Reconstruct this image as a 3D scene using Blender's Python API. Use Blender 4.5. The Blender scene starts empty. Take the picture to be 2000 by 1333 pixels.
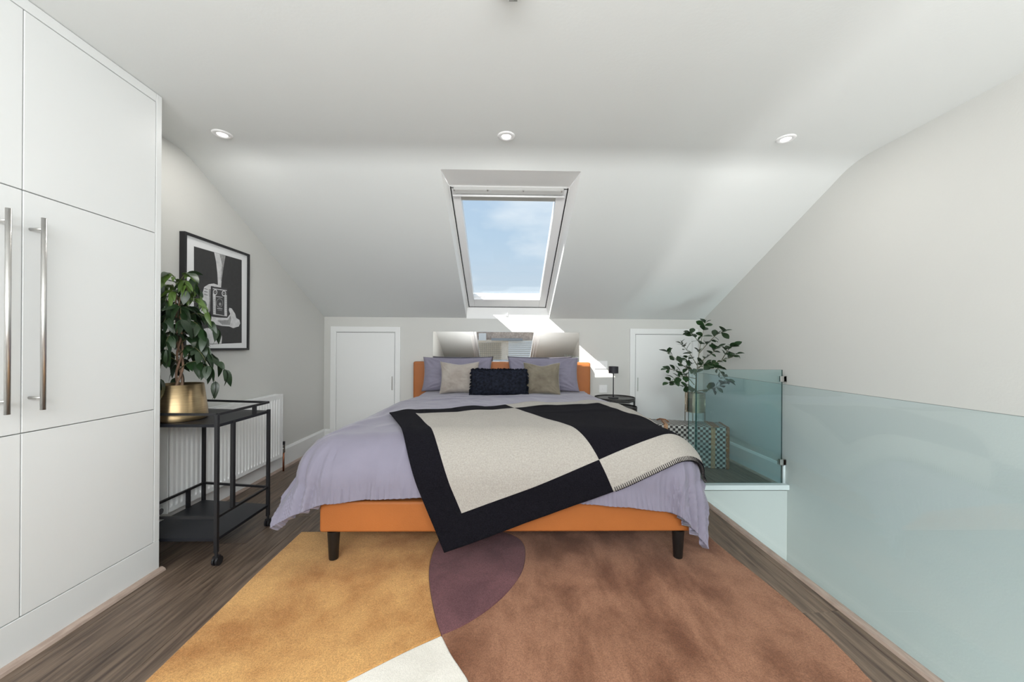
import bpy, bmesh, math, random
import numpy as np
from mathutils import Vector, Matrix, noise, Euler

PI = math.pi
S = bpy.context.scene
COL = S.collection

# ------------------------------------------------------------------ camera
F, H0, YAW, ROLL, CY = 735.0, 1.12, .0196, .0065, 676.97
cam = bpy.data.cameras.new('camera')
cam.sensor_width = 36.0
cam.lens = 36.0 * F / 2000
cam.shift_y = (CY - 666.5) / 2000
cam.clip_start = .02
co = bpy.data.objects.new('camera', cam)
COL.objects.link(co)
co.matrix_world = Matrix.Translation((0, 0, H0)) @ Matrix.Rotation(-YAW, 4, 'Z') @ Matrix.Rotation(PI / 2, 4, 'X') @ Matrix.Rotation(ROLL, 4, 'Z')
S.camera = co
S.view_settings.view_transform = 'Standard'
S.view_settings.look = 'None'
S.view_settings.gamma = 1
S.view_settings.exposure = -0.12
S.view_settings.use_curve_mapping = False
try:
    S.cycles.max_bounces = 10
    S.cycles.diffuse_bounces = 6
    S.cycles.transparent_max_bounces = 16
    S.cycles.caustics_reflective = False
    S.cycles.caustics_refractive = False
except Exception:
    pass

# ------------------------------------------------------------------ sky, sun, large lights
W = bpy.data.worlds.new('sky'); S.world = W; W.use_nodes = True
nt = W.node_tree; nt.nodes.clear()
N = nt.nodes.new; Lk = nt.links.new
wo = N('ShaderNodeOutputWorld'); bg = N('ShaderNodeBackground'); tc = N('ShaderNodeTexCoord')
sp = N('ShaderNodeSeparateXYZ'); Lk(tc.outputs['Generated'], sp.inputs[0])
rp = N('ShaderNodeValToRGB'); Lk(sp.outputs['Z'], rp.inputs[0])
rp.color_ramp.elements[0].position = 0.0; rp.color_ramp.elements[0].color = (.62, .68, .73, 1)
rp.color_ramp.elements[1].position = .6; rp.color_ramp.elements[1].color = (.36, .49, .68, 1)
e = rp.color_ramp.elements.new(.28); e.color = (.44, .57, .71, 1)
mp = N('ShaderNodeMapping'); mp.inputs['Scale'].default_value = (1.3, 1.3, 3.6); mp.inputs['Location'].default_value = (.35, 0, .2)
Lk(tc.outputs['Generated'], mp.inputs[0])
nz = N('ShaderNodeTexNoise'); nz.inputs['Scale'].default_value = 2.1; nz.inputs['Detail'].default_value = 7; nz.inputs['Roughness'].default_value = .55
Lk(mp.outputs[0], nz.inputs['Vector'])
cr = N('ShaderNodeValToRGB'); cr.color_ramp.elements[0].position = .47; cr.color_ramp.elements[1].position = .72
cr.color_ramp.elements[1].color = (.85, .85, .85, 1)
Lk(nz.outputs['Fac'], cr.inputs[0])
mx = N('ShaderNodeMixRGB'); Lk(cr.outputs[0], mx.inputs[0]); Lk(rp.outputs[0], mx.inputs[1]); mx.inputs[2].default_value = (.78, .82, .86, 1)
Lk(mx.outputs[0], bg.inputs[0]); bg.inputs[1].default_value = 1.4
Lk(bg.outputs[0], wo.inputs[0])

sun = bpy.data.lights.new('sun', 'SUN'); sun.energy = 15.0; sun.angle = .006; sun.color = (1, .96, .9)
so = bpy.data.objects.new('sun', sun); COL.objects.link(so)
so.rotation_euler = Vector((.73, 1, -1.12)).to_track_quat('-Z', 'Y').to_euler()
so.location = (-4, -5, 7)

def area(name, loc, tgt, sx, sy, power, col=(1, 1, 1)):
    l = bpy.data.lights.new(name, 'AREA'); l.shape = 'RECTANGLE'; l.size = sx; l.size_y = sy
    l.energy = power; l.color = col
    o = bpy.data.objects.new(name, l); COL.objects.link(o); o.location = loc
    o.rotation_euler = (Vector(tgt) - Vector(loc)).to_track_quat('-Z', 'Y').to_euler()
    return o
area('rear_fill', (-.1, -1.35, 1.83), (-.2, 1.8, 1.2), 3.5, .6, 112, (.95, .98, 1))  # added fill panel behind the camera, no window stands here
area('ceiling_fill', (0, -1.4, .58), (0, -1.35, 2.3), 2.6, 2.4, 84, (1, .995, .985))  # unseen upward fill, added to brighten the ceiling
area('stairwell_fill', (1.88, .6, -2.3), (1.95, 1.9, 0), .6, 2.4, 66, (.97, .99, 1))  # added light from below to brighten the stairwell, source invented

# ------------------------------------------------------------------ helpers
def ray(px, py):
    a, b = px - 1000, py - CY
    u = a * math.cos(ROLL) + b * math.sin(ROLL); v = -a * math.sin(ROLL) + b * math.cos(ROLL)
    X, Z = u / F, -v / F
    return Vector((X * math.cos(YAW) + math.sin(YAW), -X * math.sin(YAW) + math.cos(YAW), Z))
def at(px, py, Y):                       # point of the room seen at a pixel, at depth Y
    d = ray(px, py); return Vector((0, 0, H0)) + d * (Y / d.y)
def atx(px, py, X):
    d = ray(px, py); return Vector((0, 0, H0)) + d * (X / d.x)
def sm(a, b, x):
    t = max(0., min(1., (x - a) / (b - a))); return t * t * (3 - 2 * t)

MATS = {}
def mat(name, col, rough=.5, metal=0, spec=.5, noise_amt=0, noise_scale=20, bump=0, bump_scale=200, sheen=0,
        emit=None, emit_s=0, coat=0, stretch=None, col2=None, rand=0, detail=4, bump2=0, bump2_scale=10):
    m = bpy.data.materials.new(name); m.use_nodes = True
    t = m.node_tree; b = t.nodes['Principled BSDF']
    c = tuple(col) + (1,)
    b.inputs['Base Color'].default_value = c; b.inputs['Roughness'].default_value = rough
    b.inputs['Metallic'].default_value = metal; b.inputs['Specular IOR Level'].default_value = spec
    if sheen: b.inputs['Sheen Weight'].default_value = sheen; b.inputs['Sheen Roughness'].default_value = .4
    if coat: b.inputs['Coat Weight'].default_value = coat; b.inputs['Coat Roughness'].default_value = .15
    if emit: b.inputs['Emission Color'].default_value = tuple(emit) + (1,); b.inputs['Emission Strength'].default_value = emit_s
    tc = t.nodes.new('ShaderNodeTexCoord'); vec = tc.outputs['Object']
    if stretch:
        mpn = t.nodes.new('ShaderNodeMapping'); mpn.inputs['Scale'].default_value = stretch
        t.links.new(vec, mpn.inputs[0]); vec = mpn.outputs[0]
        if rand:
            oi = t.nodes.new('ShaderNodeObjectInfo'); vm = t.nodes.new('ShaderNodeVectorMath'); vm.operation = 'MULTIPLY_ADD'
            t.links.new(oi.outputs['Random'], vm.inputs[0]); vm.inputs[1].default_value = (37, 53, 71); t.links.new(vec, vm.inputs[2]); vec = vm.outputs[0]
    src = None
    if noise_amt or col2:
        n = t.nodes.new('ShaderNodeTexNoise'); n.inputs['Scale'].default_value = noise_scale; n.inputs['Detail'].default_value = detail
        t.links.new(vec, n.inputs['Vector'])
        r = t.nodes.new('ShaderNodeValToRGB')
        r.color_ramp.elements[0].position = .3; r.color_ramp.elements[1].position = .7
        if col2:
            r.color_ramp.elements[0].color = tuple(col2) + (1,); r.color_ramp.elements[1].color = c
        else:
            r.color_ramp.elements[0].color = tuple(x * (1 - noise_amt) for x in col) + (1,)
            r.color_ramp.elements[1].color = tuple(min(1, x * (1 + noise_amt)) for x in col) + (1,)
        t.links.new(n.outputs['Fac'], r.inputs[0]); src = r.outputs[0]
    if rand:
        oi = t.nodes.new('ShaderNodeObjectInfo'); mr = t.nodes.new('ShaderNodeMapRange')
        mr.inputs['To Min'].default_value = 1 - rand; mr.inputs['To Max'].default_value = 1 + rand
        t.links.new(oi.outputs['Random'], mr.inputs['Value'])
        vm = t.nodes.new('ShaderNodeVectorMath'); vm.operation = 'SCALE'
        if src: t.links.new(src, vm.inputs[0])
        else: vm.inputs[0].default_value = col
        t.links.new(mr.outputs[0], vm.inputs['Scale']); src = vm.outputs[0]
    if src: t.links.new(src, b.inputs['Base Color'])
    nrm = None
    for amt, sc in ((bump2, bump2_scale), (bump, bump_scale)):
        if amt:
            n = t.nodes.new('ShaderNodeTexNoise'); n.inputs['Scale'].default_value = sc; n.inputs['Detail'].default_value = 3
            t.links.new(vec, n.inputs['Vector'])
            bn = t.nodes.new('ShaderNodeBump'); bn.inputs['Strength'].default_value = min(1, amt); bn.inputs['Distance'].default_value = .01
            t.links.new(n.outputs['Fac'], bn.inputs['Height'])
            if nrm: t.links.new(nrm, bn.inputs['Normal'])
            nrm = bn.outputs[0]
    if nrm: t.links.new(nrm, b.inputs['Normal'])
    MATS[name] = m
    return m

def glass_mat(name, tint, refl=1.0):
    m = bpy.data.materials.new(name); m.use_nodes = True; t = m.node_tree; t.nodes.clear()
    o = t.nodes.new('ShaderNodeOutputMaterial'); mx = t.nodes.new('ShaderNodeMixShader')
    tr = t.nodes.new('ShaderNodeBsdfTransparent'); tr.inputs[0].default_value = tuple(tint) + (1,)
    gl = t.nodes.new('ShaderNodeBsdfGlossy'); gl.inputs['Roughness'].default_value = .0; gl.inputs[0].default_value = (refl, refl, refl, 1)
    fr = t.nodes.new('ShaderNodeFresnel'); fr.inputs[0].default_value = 1.45
    ge = t.nodes.new('ShaderNodeNewGeometry'); mr = t.nodes.new('ShaderNodeMapRange')   # same reflectance from both faces of the pane
    mr.inputs['To Min'].default_value = 1.45; mr.inputs['To Max'].default_value = 1 / 1.45
    t.links.new(ge.outputs['Backfacing'], mr.inputs['Value']); t.links.new(mr.outputs[0], fr.inputs[0])
    t.links.new(fr.outputs[0], mx.inputs[0]); t.links.new(tr.outputs[0], mx.inputs[1]); t.links.new(gl.outputs[0], mx.inputs[2])
    t.links.new(mx.outputs[0], o.inputs[0])
    return m

def obj(name, bm, m, parent=None, smooth=False, bevel=0, segs=2, loc=None):
    me = bpy.data.meshes.new(name)
    if isinstance(bm, bmesh.types.BMesh):
        bmesh.ops.recalc_face_normals(bm, faces=bm.faces[:])
        bm.to_mesh(me); bm.free()
    else:
        me.from_pydata([tuple(v) for v in bm[0]], [], [tuple(f) for f in bm[1]]); me.update()
    for mm in (m if isinstance(m, (list, tuple)) else [m]): me.materials.append(mm)
    o = bpy.data.objects.new(name, me); COL.objects.link(o)
    if smooth:
        for p in me.polygons: p.use_smooth = True
    if bevel:
        b = o.modifiers.new('b', 'BEVEL'); b.width = bevel; b.segments = segs; b.limit_method = 'ANGLE'; b.angle_limit = .6
        b.harden_normals = False
    if loc is not None: o.location = loc
    if parent: o.parent = parent
    return o

def tag(o, label=None, cat=None, group=None, kind=None):
    if label: o['label'] = label
    if cat: o['category'] = cat
    if group: o['group'] = group
    if kind: o['kind'] = kind
    return o
def thing(name, label, cat, loc=(0, 0, 0), rz=0, group=None):
    o = bpy.data.objects.new(name, None); COL.objects.link(o); o.empty_display_size = .1
    o.location = loc; o.rotation_euler = (0, 0, rz)
    bpy.context.view_layer.update()
    return tag(o, label, cat, group)
def struct(name, bm, m, label=None, **k):
    o = obj(name, bm, m, **k); o['kind'] = 'structure'
    if label: o['label'] = label
    return o

def BM(): return bmesh.new()
def box(bm, lo, hi, mi=0):
    x0, y0, z0 = lo; x1, y1, z1 = hi
    v = [bm.verts.new(p) for p in ((x0, y0, z0), (x1, y0, z0), (x1, y1, z0), (x0, y1, z0), (x0, y0, z1), (x1, y0, z1), (x1, y1, z1), (x0, y1, z1))]
    for f in ((0, 3, 2, 1), (4, 5, 6, 7), (0, 1, 5, 4), (1, 2, 6, 5), (2, 3, 7, 6), (3, 0, 4, 7)):
        bm.faces.new([v[i] for i in f]).material_index = mi
    return bm
def bx(lo, hi): return box(BM(), lo, hi)
def tube(bm, pts, rad, seg=8, caps=True):
    pts = [Vector(p) for p in pts]; n = len(pts)
    if not isinstance(rad, (list, tuple)): rad = [rad] * n
    rings = []; up = None
    for i, p in enumerate(pts):
        d = (pts[min(i + 1, n - 1)] - pts[max(i - 1, 0)]).normalized()
        if up is None:
            up = Vector((0, 0, 1)) if abs(d.z) < .9 else Vector((1, 0, 0))
        a = d.cross(up).normalized(); b = a.cross(d).normalized(); up = b
        rings.append([bm.verts.new(p + (a * math.cos(2 * PI * k / seg) + b * math.sin(2 * PI * k / seg)) * rad[i]) for k in range(seg)])
    for i in range(n - 1):
        for k in range(seg):
            bm.faces.new((rings[i][k], rings[i][(k + 1) % seg], rings[i + 1][(k + 1) % seg], rings[i + 1][k]))
    if caps:
        bm.faces.new(rings[0]); bm.faces.new(rings[-1])
    return bm
def lathe(bm, prof, seg=40, c=(0, 0, 0), close=True):
    rings = []
    for r, z in prof:
        if r < 1e-6: rings.append([bm.verts.new((c[0], c[1], c[2] + z))])
        else: rings.append([bm.verts.new((c[0] + r * math.cos(2 * PI * k / seg), c[1] + r * math.sin(2 * PI * k / seg), c[2] + z)) for k in range(seg)])
    for a, b in zip(rings, rings[1:]):
        for k in range(seg):
            k2 = (k + 1) % seg
            if len(a) == 1 and len(b) == 1: continue
            if len(a) == 1: bm.faces.new((a[0], b[k], b[k2]))
            elif len(b) == 1: bm.faces.new((a[k], b[0], a[k2]))
            else: bm.faces.new((a[k], b[k], b[k2], a[k2]))
    return bm
def prism(bm, pts, axis, a, b, mi=0):     # polygon pts in the two other axes, extruded a..b along axis
    def P(p, q): return {'x': (q, p[0], p[1]), 'y': (p[0], q, p[1]), 'z': (p[0], p[1], q)}[axis]
    A = [bm.verts.new(P(p, a)) for p in pts]; B = [bm.verts.new(P(p, b)) for p in pts]
    bm.faces.new(A).material_index = mi; bm.faces.new(B[::-1]).material_index = mi
    for i in range(len(pts)):
        j = (i + 1) % len(pts); bm.faces.new((A[i], B[i], B[j], A[j])).material_index = mi
    return bm
def grid(P, closed_u=False):              # P[i][j] -> verts, faces
    n, m = len(P), len(P[0])
    vs = [p for r in P for p in r]
    fs = [(i * m + j, i * m + j + 1, (i + 1) * m + j + 1, (i + 1) * m + j) for i in range(n - 1) for j in range(m - 1)]
    return vs, fs

# ------------------------------------------------------------------ materials
M = {}
M['wall'] = mat('wall_paint', (.645, .645, .62), .75, bump=.05, bump_scale=90, spec=.2)
M['ceil'] = mat('ceiling_paint', (.765, .785, .775), .8, bump=.04, bump_scale=80, spec=.2)
M['rev'] = mat('reveal_paint', (.90, .90, .89), .6, spec=.3)
M['trim'] = mat('trim_white', (.82, .83, .825), .35)
M['ward'] = mat('wardrobe_white', (.78, .795, .79), .4, spec=.4)
M['upvc'] = mat('window_white', (.86, .86, .86), .3)
M['dark'] = mat('dark_gap', (.03, .03, .03), .8)
M['steel'] = mat('brushed_steel', (.68, .67, .65), .34, metal=1, noise_amt=.06, noise_scale=60, stretch=(20, 20, 1))
M['chrome'] = mat('chrome', (.7, .7, .7), .15, metal=1)
M['blackm'] = mat('black_metal', (.012, .012, .014), .45, spec=.5)
M['blackshelf'] = mat('black_shelf', (.012, .013, .017), .42, spec=.3, noise_amt=.2, noise_scale=6)
M['oak'] = mat('dark_oak', (.20, .145, .105), .42, col2=(.062, .042, .031), noise_scale=6, detail=12, stretch=(10, .7, 1), rand=.16, bump=.12, bump_scale=18, spec=.35)
M['bead'] = mat('oak_bead', (.46, .36, .30), .5, col2=(.33, .25, .205), noise_scale=14, stretch=(6, 1, 1))
M['sub'] = mat('subfloor', (.03, .022, .016), .8)
M['orange'] = mat('tan_leather', (.40, .13, .032), .45, noise_amt=.05, noise_scale=5, bump=.12, bump_scale=260, spec=.4)
M['legb'] = mat('black_lacquer', (.008, .008, .008), .4)
M['duvet'] = mat('lilac_cotton', (.235, .220, .280), .85, bump=.12, bump_scale=500, sheen=.25, spec=.15, noise_amt=.03, noise_scale=9, bump2=.16, bump2_scale=7)
M['matt'] = mat('mattress', (.7, .7, .7), .8)
M['wool_b'] = mat('wool_black', (.0085, .008, .011), .95, sheen=.01, bump=.5, bump_scale=260, spec=.05, noise_amt=.35, noise_scale=160)
M['wool_w'] = mat('wool_beige', (.385, .36, .325), .95, sheen=.08, bump=.4, bump_scale=260, spec=.05, noise_amt=.13, noise_scale=170)
def pile_mat(name, hi, lo, scale, warp, stretch=(1, 1, 1), grain=.28):  # mottle puts the light and dark of the pile's lie into the colour
    m = bpy.data.materials.new(name); m.use_nodes = True; t = m.node_tree; b = t.nodes['Principled BSDF']
    tc = t.nodes.new('ShaderNodeTexCoord'); mp_ = t.nodes.new('ShaderNodeMapping'); mp_.inputs['Scale'].default_value = stretch; mp_.inputs['Rotation'].default_value = (0, 0, .5)
    t.links.new(tc.outputs['Object'], mp_.inputs[0])
    n = t.nodes.new('ShaderNodeTexNoise'); n.inputs['Scale'].default_value = scale; n.inputs['Detail'].default_value = 7; n.inputs['Roughness'].default_value = .6; n.inputs['Distortion'].default_value = warp
    t.links.new(mp_.outputs[0], n.inputs['Vector'])
    r_ = t.nodes.new('ShaderNodeValToRGB'); r_.color_ramp.elements[0].position = .39; r_.color_ramp.elements[1].position = .58
    r_.color_ramp.elements[0].color = tuple(lo) + (1,); r_.color_ramp.elements[1].color = tuple(hi) + (1,)
    t.links.new(n.outputs['Fac'], r_.inputs[0])
    g = t.nodes.new('ShaderNodeTexNoise'); g.inputs['Scale'].default_value = 260; g.inputs['Detail'].default_value = 3
    t.links.new(tc.outputs['Object'], g.inputs['Vector'])
    mr_ = t.nodes.new('ShaderNodeMapRange'); mr_.inputs['From Min'].default_value = .3; mr_.inputs['From Max'].default_value = .7
    mr_.inputs['To Min'].default_value = 1 - grain; mr_.inputs['To Max'].default_value = 1 + grain
    t.links.new(g.outputs['Fac'], mr_.inputs['Value'])
    v = t.nodes.new('ShaderNodeVectorMath'); v.operation = 'SCALE'; t.links.new(r_.outputs[0], v.inputs[0]); t.links.new(mr_.outputs[0], v.inputs['Scale'])
    t.links.new(v.outputs[0], b.inputs['Base Color'])
    bn = t.nodes.new('ShaderNodeBump'); bn.inputs['Strength'].default_value = .6; bn.inputs['Distance'].default_value = .003
    t.links.new(g.outputs['Fac'], bn.inputs['Height'])
    bn2 = t.nodes.new('ShaderNodeBump'); bn2.inputs['Strength'].default_value = .25; bn2.inputs['Distance'].default_value = .015
    t.links.new(n.outputs['Fac'], bn2.inputs['Height']); t.links.new(bn.outputs[0], bn2.inputs['Normal'])
    t.links.new(bn2.outputs[0], b.inputs['Normal'])
    b.inputs['Roughness'].default_value = .95; b.inputs['Specular IOR Level'].default_value = .05
    b.inputs['Sheen Weight'].default_value = .12; b.inputs['Sheen Roughness'].default_value = .5
    return m
M['mustard'] = pile_mat('rug_mustard', (.56, .315, .115), (.36, .165, .052), 2.3, .15)
M['rust'] = pile_mat('rug_rust', (.29, .142, .083), (.14, .057, .029), 2.6, .25, (1.5, .8, 1))
M['plum'] = pile_mat('rug_plum', (.155, .068, .075), (.105, .045, .052), 4, .5)
M['cream'] = pile_mat('rug_cream', (.70, .67, .61), (.64, .61, .55), 4, .5, grain=.08)
M['brass'] = mat('brushed_brass', (.50, .37, .21), .4, metal=1, noise_amt=.15, noise_scale=12, stretch=(1, 1, 22))
for nm_ in ('brushed_brass',):
    t_ = MATS[nm_].node_tree; p_ = t_.nodes['Principled BSDF']; p_.inputs['Anisotropic'].default_value = .85; p_.inputs['Anisotropic Rotation'].default_value = .25
    tg_ = t_.nodes.new('ShaderNodeTangent'); tg_.direction_type = 'RADIAL'; tg_.axis = 'Z'; t_.links.new(tg_.outputs[0], p_.inputs['Tangent'])
M['brass2'] = mat('pale_brass', (.55, .46, .34), .28, metal=1, noise_amt=.1, noise_scale=10, stretch=(1, 1, 10))
M['soil'] = mat('soil', (.025, .018, .012), .95, bump=.8, bump_scale=60)
M['bark'] = mat('bark', (.24, .15, .10), .8, noise_amt=.35, noise_scale=30, bump=.4, bump_scale=80)
M['leaf'] = mat('ficus_leaf', (.014, .036, .011), .38, noise_amt=.3, noise_scale=9, rand=.35, spec=.5)
M['leafy'] = mat('young_leaf', (.085, .15, .03), .4, noise_amt=.25, noise_scale=9, rand=.3, spec=.5)
M['leaf2'] = mat('clusia_leaf', (.022, .055, .018), .35, noise_amt=.25, noise_scale=9, rand=.35, spec=.5)
M['twig'] = mat('green_twig', (.10, .10, .04), .7)
M['mirror'] = mat('mirror_silver', (.93, .93, .93), .0, metal=1)
M['mat_w'] = mat('picture_mount', (.78, .79, .80), .7)
M['ink'] = mat('print_dark', (.035, .035, .036), .6, noise_amt=.1, noise_scale=40)
M['inkg'] = mat('print_mid', (.30, .30, .30), .6, noise_amt=.2, noise_scale=60)
M['inkl'] = mat('print_light', (.62, .62, .63), .6, noise_amt=.15, noise_scale=30)
M['beige'] = mat('beige_velvet', (.42, .38, .34), .8, sheen=.4, col2=(.30, .26, .225), noise_scale=7, bump=.2, bump_scale=200)
M['taupe'] = mat('taupe_velvet', (.23, .20, .145), .75, sheen=.5, col2=(.13, .108, .075), noise_scale=8, bump=.2, bump_scale=200)
M['navy'] = mat('ink_ruffle', (.009, .011, .019), .75, spec=.12, noise_amt=.7, noise_scale=45)
M['lens'] = mat('lamp_lens', (1, 1, 1), .4, emit=(1, .98, .93), emit_s=4)
M['copper'] = mat('copper_pipe', (.35, .14, .08), .35, metal=1)
M['shade'] = mat('charcoal_shade', (.02, .02, .026), .6)
M['tray'] = mat('dark_bronze', (.055, .052, .05), .38, metal=.6, noise_amt=.4, noise_scale=14)
M['leather'] = mat('case_leather', (.26, .10, .04), .5, noise_amt=.3, noise_scale=30)
M['strap'] = mat('case_strap', (.42, .24, .13), .55, noise_amt=.3, noise_scale=60)
M['glassA'] = glass_mat('tinted_glass', (.91, .970, .982))
M['glassB'] = glass_mat('tinted_glass_end', (.84, .945, .95))
M['pane'] = glass_mat('window_glass', (.97, .985, .985), .6)
M['gedge'] = mat('glass_edge', (.02, .07, .06), .15)
# two-tone checked canvas, squares set in the case's own coordinates
def checker():
    m = bpy.data.materials.new('checked_canvas'); m.use_nodes = True; t = m.node_tree; b = t.nodes['Principled BSDF']
    tc = t.nodes.new('ShaderNodeTexCoord'); c = t.nodes.new('ShaderNodeTexChecker'); c.inputs['Scale'].default_value = 42
    mp = t.nodes.new('ShaderNodeMapping'); mp.inputs['Location'].default_value = (.0013, .0011, .0017)
    t.links.new(tc.outputs['Object'], mp.inputs[0]); t.links.new(mp.outputs[0], c.inputs['Vector'])
    n = t.nodes.new('ShaderNodeTexNoise'); n.inputs['Scale'].default_value = 35
    t.links.new(tc.outputs['Object'], n.inputs['Vector'])
    mx = t.nodes.new('ShaderNodeMixRGB'); mx.blend_type = 'MULTIPLY'; mx.inputs[0].default_value = .5
    c.inputs['Color1'].default_value = (.62, .60, .56, 1); c.inputs['Color2'].default_value = (.035, .025, .025, 1)
    t.links.new(c.outputs['Color'], mx.inputs[1]); t.links.new(n.outputs['Fac'], mx.inputs[2])
    t.links.new(mx.outputs[0], b.inputs['Base Color']); b.inputs['Roughness'].default_value = .55
    return m
M['check'] = checker()

# ------------------------------------------------------------------ room shell
XL, XR, YB, YR, HC, ZS, TAN = -2.02, 2.266, 4.254, -5.0, 2.34, 1.438, .486
XN, YV = 1.477, 2.985        # floor edge beside the stair void, far edge of the void
def zslope(Y): return ZS + (YB - Y) * TAN
prof = [(YB, ZS), (3.6, zslope(3.6)), (3.0, zslope(3.0)), (2.5, zslope(2.5))]
K = 2.40
for i in range(1, 8):
    t = i / 8
    a = Vector((2.5, zslope(2.5))); b = Vector((K, HC)); c = Vector((2.27, HC))
    p = a * (1 - t) ** 2 + b * 2 * t * (1 - t) + c * t * t; prof.append((p.x, p.y))
prof += [(2.27, HC), (1.0, HC), (0, HC), (-.95, HC)]
RT = .486
def zrear(Y): return HC + (Y + .95) * RT
prof += [(-1.9, zrear(-1.9)), (-4.85, zrear(-4.85)), (YR, zrear(YR))]
X0, X1 = -.432, .502          # front roof window opening
R0, R1 = -1.0, 1.03           # rear roof window opening
xs = [XL - .03, R0, X0, X1, R1, XR + .03]
bm = BM()
V = [[bm.verts.new((x, p[0], p[1])) for x in xs] for p in prof]
for i in range(len(prof) - 1):
    Ya, Yb_ = prof[i][0], prof[i + 1][0]
    for j in range(5):
        if j == 2 and Yb_ >= 2.499: continue
        if 1 <= j <= 3 and Ya <= -1.89 and Yb_ >= -4.86: continue
        bm.faces.new((V[i][j], V[i][j + 1], V[i + 1][j + 1], V[i + 1][j]))
ce = struct('ceiling', bm, M['ceil'], 'white plastered ceiling, flat in the middle and sloping down at both ends', smooth=True)
# side walls follow the ceiling profile
wp = [(YB + .1, -2.6), (YB + .1, ZS + .02), (YB, ZS + .02)] + [(p[0], p[1] + .01) for p in prof[1:]] + [(YR - .1, zrear(YR)), (YR - .1, -2.6)]
wpl = [(YB + .1, -.1), (YB + .1, ZS + .02), (YB, ZS + .02)] + [(p[0], p[1] + .01) for p in prof[1:]] + [(YR - .1, zrear(YR)), (YR - .1, -.1)]
struct('wall_left', prism(BM(), wpl, 'x', XL - .1, XL), M['wall'], 'warm grey painted left wall')
struct('wall_right', prism(BM(), wp, 'x', XR, XR + .1), M['wall'], 'warm grey painted right wall running down into the stairwell')
# back wall: low knee wall, rises as the foot of the roof window reveal
struct('wall_back', prism(BM(), [(XL, -.1), (XR, -.1), (XR, ZS), (X1, ZS), (X1, 1.56), (X0, 1.56), (X0, ZS), (XL, ZS)], 'y', YB, YB + .1), M['wall'], 'low warm grey knee wall behind the bed')
struct('wall_rear', bx((XL, YR - .1, -.1), (XR, YR, zrear(YR))), M['wall'])
# reveal of the front roof window
bm = BM()
OFF = .122
def q4(*P): bm.faces.new([bm.verts.new(p) for p in P])
ytop = 2.765
for x in (X0, X1):
    q4((x, YB, ZS), (x, 2.5, zslope(2.5)), (x + (.02 if x < 0 else -.035), ytop, 2.287), (x + (.01 if x < 0 else -.03), YB, 1.565))
q4((X0, 2.5, zslope(2.5)), (X1, 2.5, zslope(2.5)), (X1 - .035, ytop, 2.289), (X0 + .02, ytop, 2.289))
q4((X0 + .01, YB, 1.565), (X1 - .03, YB, 1.565), (X1, YB - .003, 1.43), (X0, YB - .003, 1.43))
struct('trim_1', bm, M['rev'], 'bright white plaster reveal around the roof window')

# front roof window: frame, sash, pane, flap, blind box  (x, distance along slope from bottom, offset)
ca, sa = 1 / math.hypot(1, TAN), TAN / math.hypot(1, TAN)
wz0 = 1.56
L1 = (YB - 2.765) / ca
def WP(x, s, o): return (x, YB - s * ca + o * sa, wz0 + s * sa + o * ca)
def wbox(bm, x0, x1, s0, s1, o0, o1):
    v = [bm.verts.new(WP(*p)) for p in ((x0, s0, o0), (x1, s0, o0), (x1, s1, o0), (x0, s1, o0), (x0, s0, o1), (x1, s0, o1), (x1, s1, o1), (x0, s1, o1))]
    for f in ((0, 3, 2, 1), (4, 5, 6, 7), (0, 1, 5, 4), (1, 2, 6, 5), (2, 3, 7, 6), (3, 0, 4, 7)): bm.faces.new([v[i] for i in f])
    return bm
def wframe(bm, x0, x1, s0, s1, wl, wr, wb, wt, o0, o1):
    wbox(bm, x0, x0 + wl, s0, s1, o0, o1); wbox(bm, x1 - wr, x1, s0, s1, o0, o1)
    wbox(bm, x0 + wl, x1 - wr, s0, s0 + wb, o0, o1); wbox(bm, x0 + wl, x1 - wr, s1 - wt, s1, o0, o1)
    return bm
w1 = bpy.data.objects.new('window_1', None); COL.objects.link(w1); w1.location = (0, YB, wz0); tag(w1, 'white pivoting roof window set in the sloping ceiling above the bed', kind='structure')
bpy.context.view_layer.update()
def child(name, bm, m, par, **k):
    o = obj(name, bm, m, **k)
    o.parent = par; o.matrix_parent_inverse = par.matrix_world.inverted()
    return o
FX0, FX1 = -.412, .468
child('frame', wframe(BM(), FX0 - .03, FX1 + .03, -.03, L1 + .05, .035, .035, .035, .04, -.005, .10), M['upvc'], w1, bevel=.002)
child('frame_gap', wframe(BM(), FX0 + .004, FX1 - .004, .004, L1, .006, .006, .004, .004, -.004, .012), M['dark'], w1)
sash = child('sash', wframe(BM(), FX0 + .012, FX1 - .012, .008, L1 + .005, .062, .075, .15, .085, .0, .085), M['upvc'], w1, bevel=.004)
child('sash_rebate', wframe(BM(), FX0 + .05, FX1 - .06, .05, L1 - .03, .018, .02, .12, .05, .03, .07), M['upvc'], w1, bevel=.003)
child('glass_pane', wbox(BM(), FX0 + .06, FX1 - .07, .1, L1 - .06, .055, .06), M['pane'], w1)
vb = BM(); wbox(vb, FX0 + .03, FX1 - .04, L1 - .035, L1 + .01, -.03, .004)
child('ventilation_flap', vb, mat('flap_grey', (.50, .50, .485), .45), w1, bevel=.006)
child('flap_bar', tube(BM(), [WP(FX0 + .02, L1 - .05, -.028), WP(FX1 - .03, L1 - .05, -.028)], .008, 8), M['upvc'], w1, smooth=True)
child('blind_cassette', wbox(BM(), FX0 + .072, FX1 - .085, L1 - .135, L1 - .088, .012, .05), mat('blind_grey', (.50, .50, .47), .5), w1, bevel=.006)
lt = BM()
box(lt, (.006, YB - .02, 1.463), (.03, YB - .001, 1.478)); box(lt, (.026, YB - .02, 1.463), (.034, YB - .001, 1.525)); box(lt, (-.01, YB - .008, 1.455), (.036, YB - .001, 1.47))
tag(obj('blind_hook', lt, M['upvc'], bevel=.002), 'small white blind catch on the wall under the roof window', 'hook')
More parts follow.
